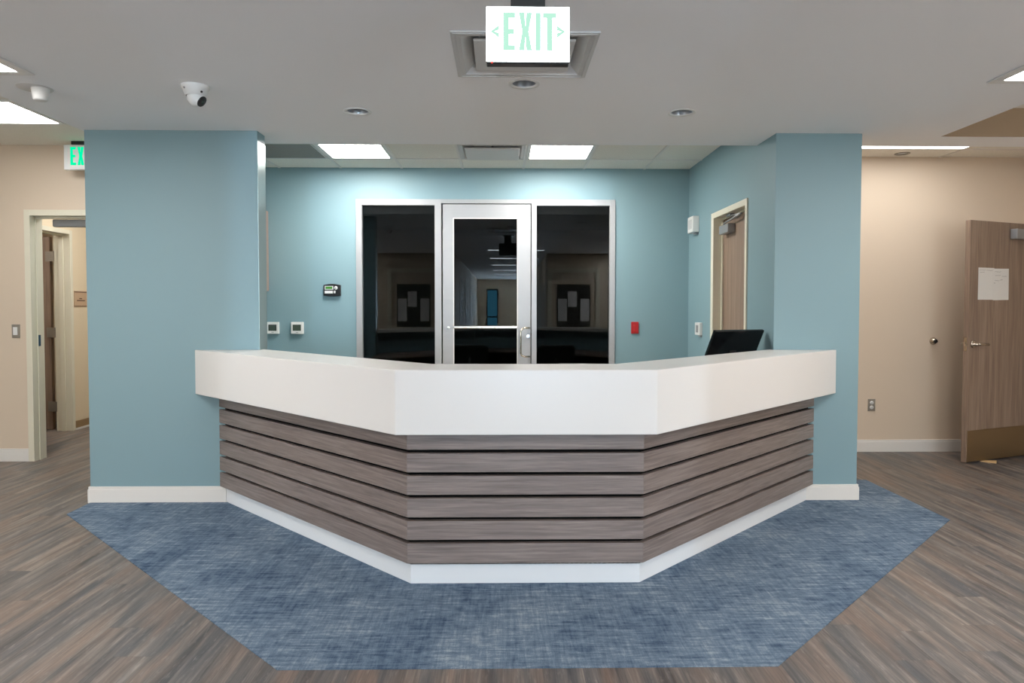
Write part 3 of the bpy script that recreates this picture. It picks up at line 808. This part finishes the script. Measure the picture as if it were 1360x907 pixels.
# white boxes on the right staff wall
k = root('wall_sounder', (IN_X, 6.88, 2.18), label='white square box high on the teal side wall left of the wood door', cat='wall box')
obj('body', MB().box(IN_X - .065, 6.80, 2.105, IN_X, 6.99, 2.262), M['plastic'], k, bevel=.006)
obj('grille', MB().box(IN_X - .067, 6.83, 2.14, IN_X - .0645, 6.96, 2.23), M['offwhite'], k)
obj('lower_sensor', MB().box(IN_X - .03, 6.82, 2.085, IN_X - .002, 6.90, 2.105), M['gray'], k)
k = root('intercom', (IN_X, 6.72, 1.16), label='small white intercom with a dark slot on the teal wall left of the monitor', cat='intercom')
obj('body', MB().box(IN_X - .03, 6.66, 1.105, IN_X, 6.82, 1.225), M['plastic'], k, bevel=.004)
obj('display', MB().box(IN_X - .0315, 6.70, 1.13, IN_X - .0295, 6.78, 1.20), M['gray'], k)
obj('lower_button', MB().box(IN_X - .02, 6.66, 1.09, IN_X - .002, 6.74, 1.105), M['gray'], k)

# hall wall plates
k = root('light_switch', (-4.292, 6.25, 1.155), label='steel light switch plate with a white rocker on the left beige wall', cat='light switch')
obj('plate', MB().box(-4.327, 6.244, 1.097, -4.257, 6.25, 1.215), M['plateg'], k, bevel=.0015)
obj('rocker', MB().box(-4.313, 6.239, 1.122, -4.275, 6.2445, 1.192), M['plastic'], k, bevel=.002)
k = root('wall_outlet', (3.508, 6.58, .445), label='steel power outlet plate with two white sockets low on the right beige wall', cat='outlet')
obj('plate', MB().box(3.473, 6.574, .388, 3.543, 6.58, .503), M['plateg'], k, bevel=.0015)
for z in (.467, .424):
    sk = obj('socket', MB().lathe([(0, .004), (.017, .004), (.018, 0)], (3.508, 6.5745, z), 20, (0, -1, 0)), M['plastic'], k)
    obj('slots', MB().box(3.501, 6.5700, z - .004, 3.503, 6.5706, z + .006).box(3.512, 6.5700, z - .004, 3.514, 6.5706, z + .006), M['blackp'], sk)
k = root('wall_bumper', (4.087, 6.58, 1.054), label='round metal door bumper on the right beige wall beside the open door', cat='door stop')
obj('rose', MB().lathe([(.034, 0), (.034, .006), (.024, .014), (.020, .04), (0, .04)], (4.087, 6.58, 1.054), 24, (0, -1, 0)), M['nickel'], k)
obj('rubber_pad', MB().lathe([(.019, .04), (.017, .05), (.008, .052), (0, .05)], (4.087, 6.58, 1.054), 24, (0, -1, 0)), M['blackp'], k)
k = root('room_sign', (XW, 7.99, 1.46), label='tan room name plaque on the cream wall beyond the left doorway', cat='sign')
obj('backplate', MB().box(XW, 7.872, 1.375, XW + .006, 8.105, 1.552), M['plaque'], k, bevel=.001)
obj('header_strip', MB().prism([(XW + .006, 7.88), (XW + .009, 7.88), (XW + .009, 8.1), (XW + .006, 8.1)], 1.535, 1.545), M['brown'], k)
obj('footer_strip', MB().box(XW + .006, 7.88, 1.382, XW + .009, 8.1, 1.388), M['brown'], k)
mb = MB()
for z, a_, b_ in ((1.467, 7.965, 8.015), (1.445, 7.92, 8.06)):
    y = a_
    while y < b_:
        wl = random.choice((.008, .011, .007)); mb.box(XW + .006, y, z - .006, XW + .0075, y + wl, z + .006); y += wl + .004
obj('lettering', mb, M['brown'], k)

# ------------------------------------------------------------------ what the dark glass mirrors: staff chairs, boards and a daylit door behind the camera
def office_chair(loc, rz, label, m='fabric'):
    r_ = root('office_chair', loc, rz, label=label, cat='chair', group='office chairs behind the desk')
    obj('seat', MB().box(-.24, -.23, .44, .24, .25, .50), M[m], r_, local=True, bevel=.025, seg=3)
    bk = MB().box(-.215, -.012, .58, .215, .012, .88)
    bk.bm.transform(Matrix.Translation((0, -.25, 0)) @ Matrix.Rotation(R(6), 4, 'X'))
    obj('backrest', bk, M[m], r_, local=True, bevel=.01, seg=3)
    bf = MB().tube([(-.22, -.02, .57), (-.225, -.02, .875), (-.2, -.02, .90), (.2, -.02, .90), (.225, -.02, .875), (.22, -.02, .57), (-.22, -.02, .57)], .014, 10)
    bf.bm.transform(Matrix.Translation((0, -.25, 0)) @ Matrix.Rotation(R(6), 4, 'X'))
    obj('back_frame', bf, M['blackp'], r_, local=True)
    obj('back_support', MB().tube([(0, -.1, .43), (0, -.3, .43), (0, -.345, .5), (0, -.34, .75)], .018, 10), M['blackp'], r_, local=True)
    obj('gas_lift', MB().cyl((0, 0, .1), (0, 0, .44), .024), M['blackp'], r_, local=True)
    bs = MB()
    for k_ in range(5):
        a_ = 2 * PI * k_ / 5 + .3
        bs.cyl((0, 0, .11), (.29 * math.cos(a_), .29 * math.sin(a_), .075), .026, .016, 10)
    obj('star_base', bs, M['blackp'], r_, local=True)
    for k_ in range(5):
        a_ = 2 * PI * k_ / 5 + .3
        c = Vector((.29 * math.cos(a_), .29 * math.sin(a_), .03)); n_ = Vector((-math.sin(a_), math.cos(a_), 0)) * .018
        obj('caster', MB().cyl(c - n_, c + n_, .03, n=14), M['blackp'], r_, local=True)
    return r_
office_chair((-.37, 5.35, 0), R(186), 'black mesh office chair behind the desk, mirrored in the glass door')
office_chair((.62, 5.40, 0), R(172), 'black office chair behind the desk, mirrored in the right pane')
office_chair((-1.72, 5.85, 0), R(205), 'dark teal office chair behind the desk, mirrored in the left pane', 'chairteal')

def notice_window(x0, label):
    """cream-framed dark board with pinned sheets on the wall behind the camera."""
    y = -1.2
    k = root('notice_board', (x0 + .5, y, .95), label=label, cat='notice board', group='boards on the wall behind the camera')
    obj('frame', MB().box(x0 - .09, y, .95, x0, y + .03, 2.25).box(x0 + .98, y, .95, x0 + 1.07, y + .03, 2.25).box(x0, y, 2.16, x0 + .98, y + .03, 2.25).box(x0 - .12, y, .86, x0 + 1.1, y + .08, .95), M['doortrim'], k)
    obj('panel', MB().box(x0 + .12, y, .95, x0 + .86, y + .02, 1.9), M['board'], k)
    for (a_, z_, hh, t) in ((.14, 1.08, .5, 'left'), (.36, 1.40, .34, 'upper'), (.64, 1.08, .5, 'right')):
        obj('pinned_sheet', MB().box(x0 + a_, y + .0205, z_, x0 + a_ + .2, y + .0215, z_ + hh), M['paper'], k)
    return k
notice_window(-2.46, 'dark board with pinned papers mirrored in the left glass pane')
notice_window(1.1, 'dark board with pinned papers mirrored in the right glass pane')
dd = struct('door_6', MB().box(-.66, -14.9, 0, -.62, -14.86, 2.2).box(-.22, -14.9, 0, -.18, -14.86, 2.2).box(-.62, -14.9, 2.12, -.22, -14.86, 2.2).box(-.62, -14.9, .98, -.22, -14.86, 1.04), M['blackp'], label='narrow blue lit glass door at the far end of the corridor', cat='door')
obj('pane', MB().box(-.62, -14.89, .02, -.22, -14.88, 2.12), M['bluedoor'], dd)
dd = struct('door_11', MB().box(.62, -14.9, 0, .66, -14.86, 2.5).box(.98, -14.9, 0, 1.0, -14.86, 2.5).box(.66, -14.9, 2.46, .98, -14.86, 2.5), M['alu'], label='daylit glass entrance at the far end of the corridor', cat='door')
obj('pane', MB().box(.66, -14.89, .02, .98, -14.88, 2.46), M['entrance'], dd)
for n_, x0 in ((3, -5.3), (4, 2.75)):  # unseen glowing windows added as cool fill for the lobby and its ceiling
    ww = struct('window_%d' % n_, MB().box(x0 - .05, -1.2, .75, x0, -1.16, 2.4).box(x0 + 1.8, -1.2, .75, x0 + 1.85, -1.16, 2.4).box(x0, -1.2, 2.35, x0 + 1.8, -1.16, 2.4).box(x0, -1.2, .75, x0 + 1.8, -1.16, .8).box(x0 + .88, -1.2, .8, x0 + .92, -1.16, 2.35), M['alu'],
                label='glowing window added for fill light in the wall behind the camera, on the %s hall side' % ('left' if x0 < 0 else 'right'), cat='window')
    obj('pane', MB().box(x0, -1.19, .8, x0 + 1.8, -1.18, 2.35), M['windowfill'], ww)
# doors along the corridor wall behind the camera
for n_, y in enumerate((-3.4, -6.2, -9.0, -11.8)):
    dd = struct('door_%d' % (7 + n_), MB().box(-1.05, y - .52, 0, -1.035, y - .46, 2.2).box(-1.05, y + .46, 0, -1.035, y + .52, 2.2).box(-1.05, y - .46, 2.13, -1.035, y + .46, 2.2), M['doortrim'],
                label='wood door number %d along the corridor behind the camera' % (n_ + 1), cat='door')
    obj('door_leaf', MB().box(-1.05, y - .46, .01, -1.042, y + .46, 2.13), M['leaf'], dd)

# ------------------------------------------------------------------ world, camera, colour management
wd_ = bpy.data.worlds.new('world'); S.world = wd_; wd_.use_nodes = True
wd_.node_tree.nodes['Background'].inputs[0].default_value = (.5, .55, .6, 1)
wd_.node_tree.nodes['Background'].inputs[1].default_value = .05

cd = bpy.data.cameras.new('camera'); cam = bpy.data.objects.new('camera', cd); COL.objects.link(cam)
F, PX, PY, yaw, pitch, roll = 930.36, 681.88, 439.19, .0158, .0315, -.0008
cd.sensor_fit = 'HORIZONTAL'; cd.sensor_width = 36; cd.lens = F * 36 / 1360
cd.shift_x = (680 - PX) / 1360; cd.shift_y = (PY - 453.5) / 1360
cd.clip_start = .05; cd.clip_end = 100
cam.matrix_world = Matrix.Translation((0, 0, 1.358)) @ Matrix.Rotation(-yaw, 4, 'Z') @ Matrix.Rotation(PI / 2 - pitch, 4, 'X') @ Matrix.Rotation(-roll, 4, 'Z')
S.camera = cam

S.view_settings.view_transform = 'Standard'; S.view_settings.look = 'None'
S.view_settings.exposure = 0; S.view_settings.gamma = 1
S.view_settings.use_curve_mapping = False
try:
    S.cycles.use_denoising = True; S.cycles.denoiser = 'OPENIMAGEDENOISE'
    S.cycles.max_bounces = 12; S.cycles.diffuse_bounces = 6; S.cycles.glossy_bounces = 4; S.cycles.transparent_max_bounces = 12
    S.cycles.caustics_reflective = False; S.cycles.caustics_refractive = False
    S.cycles.sample_clamp_indirect = 6
except Exception:
    pass
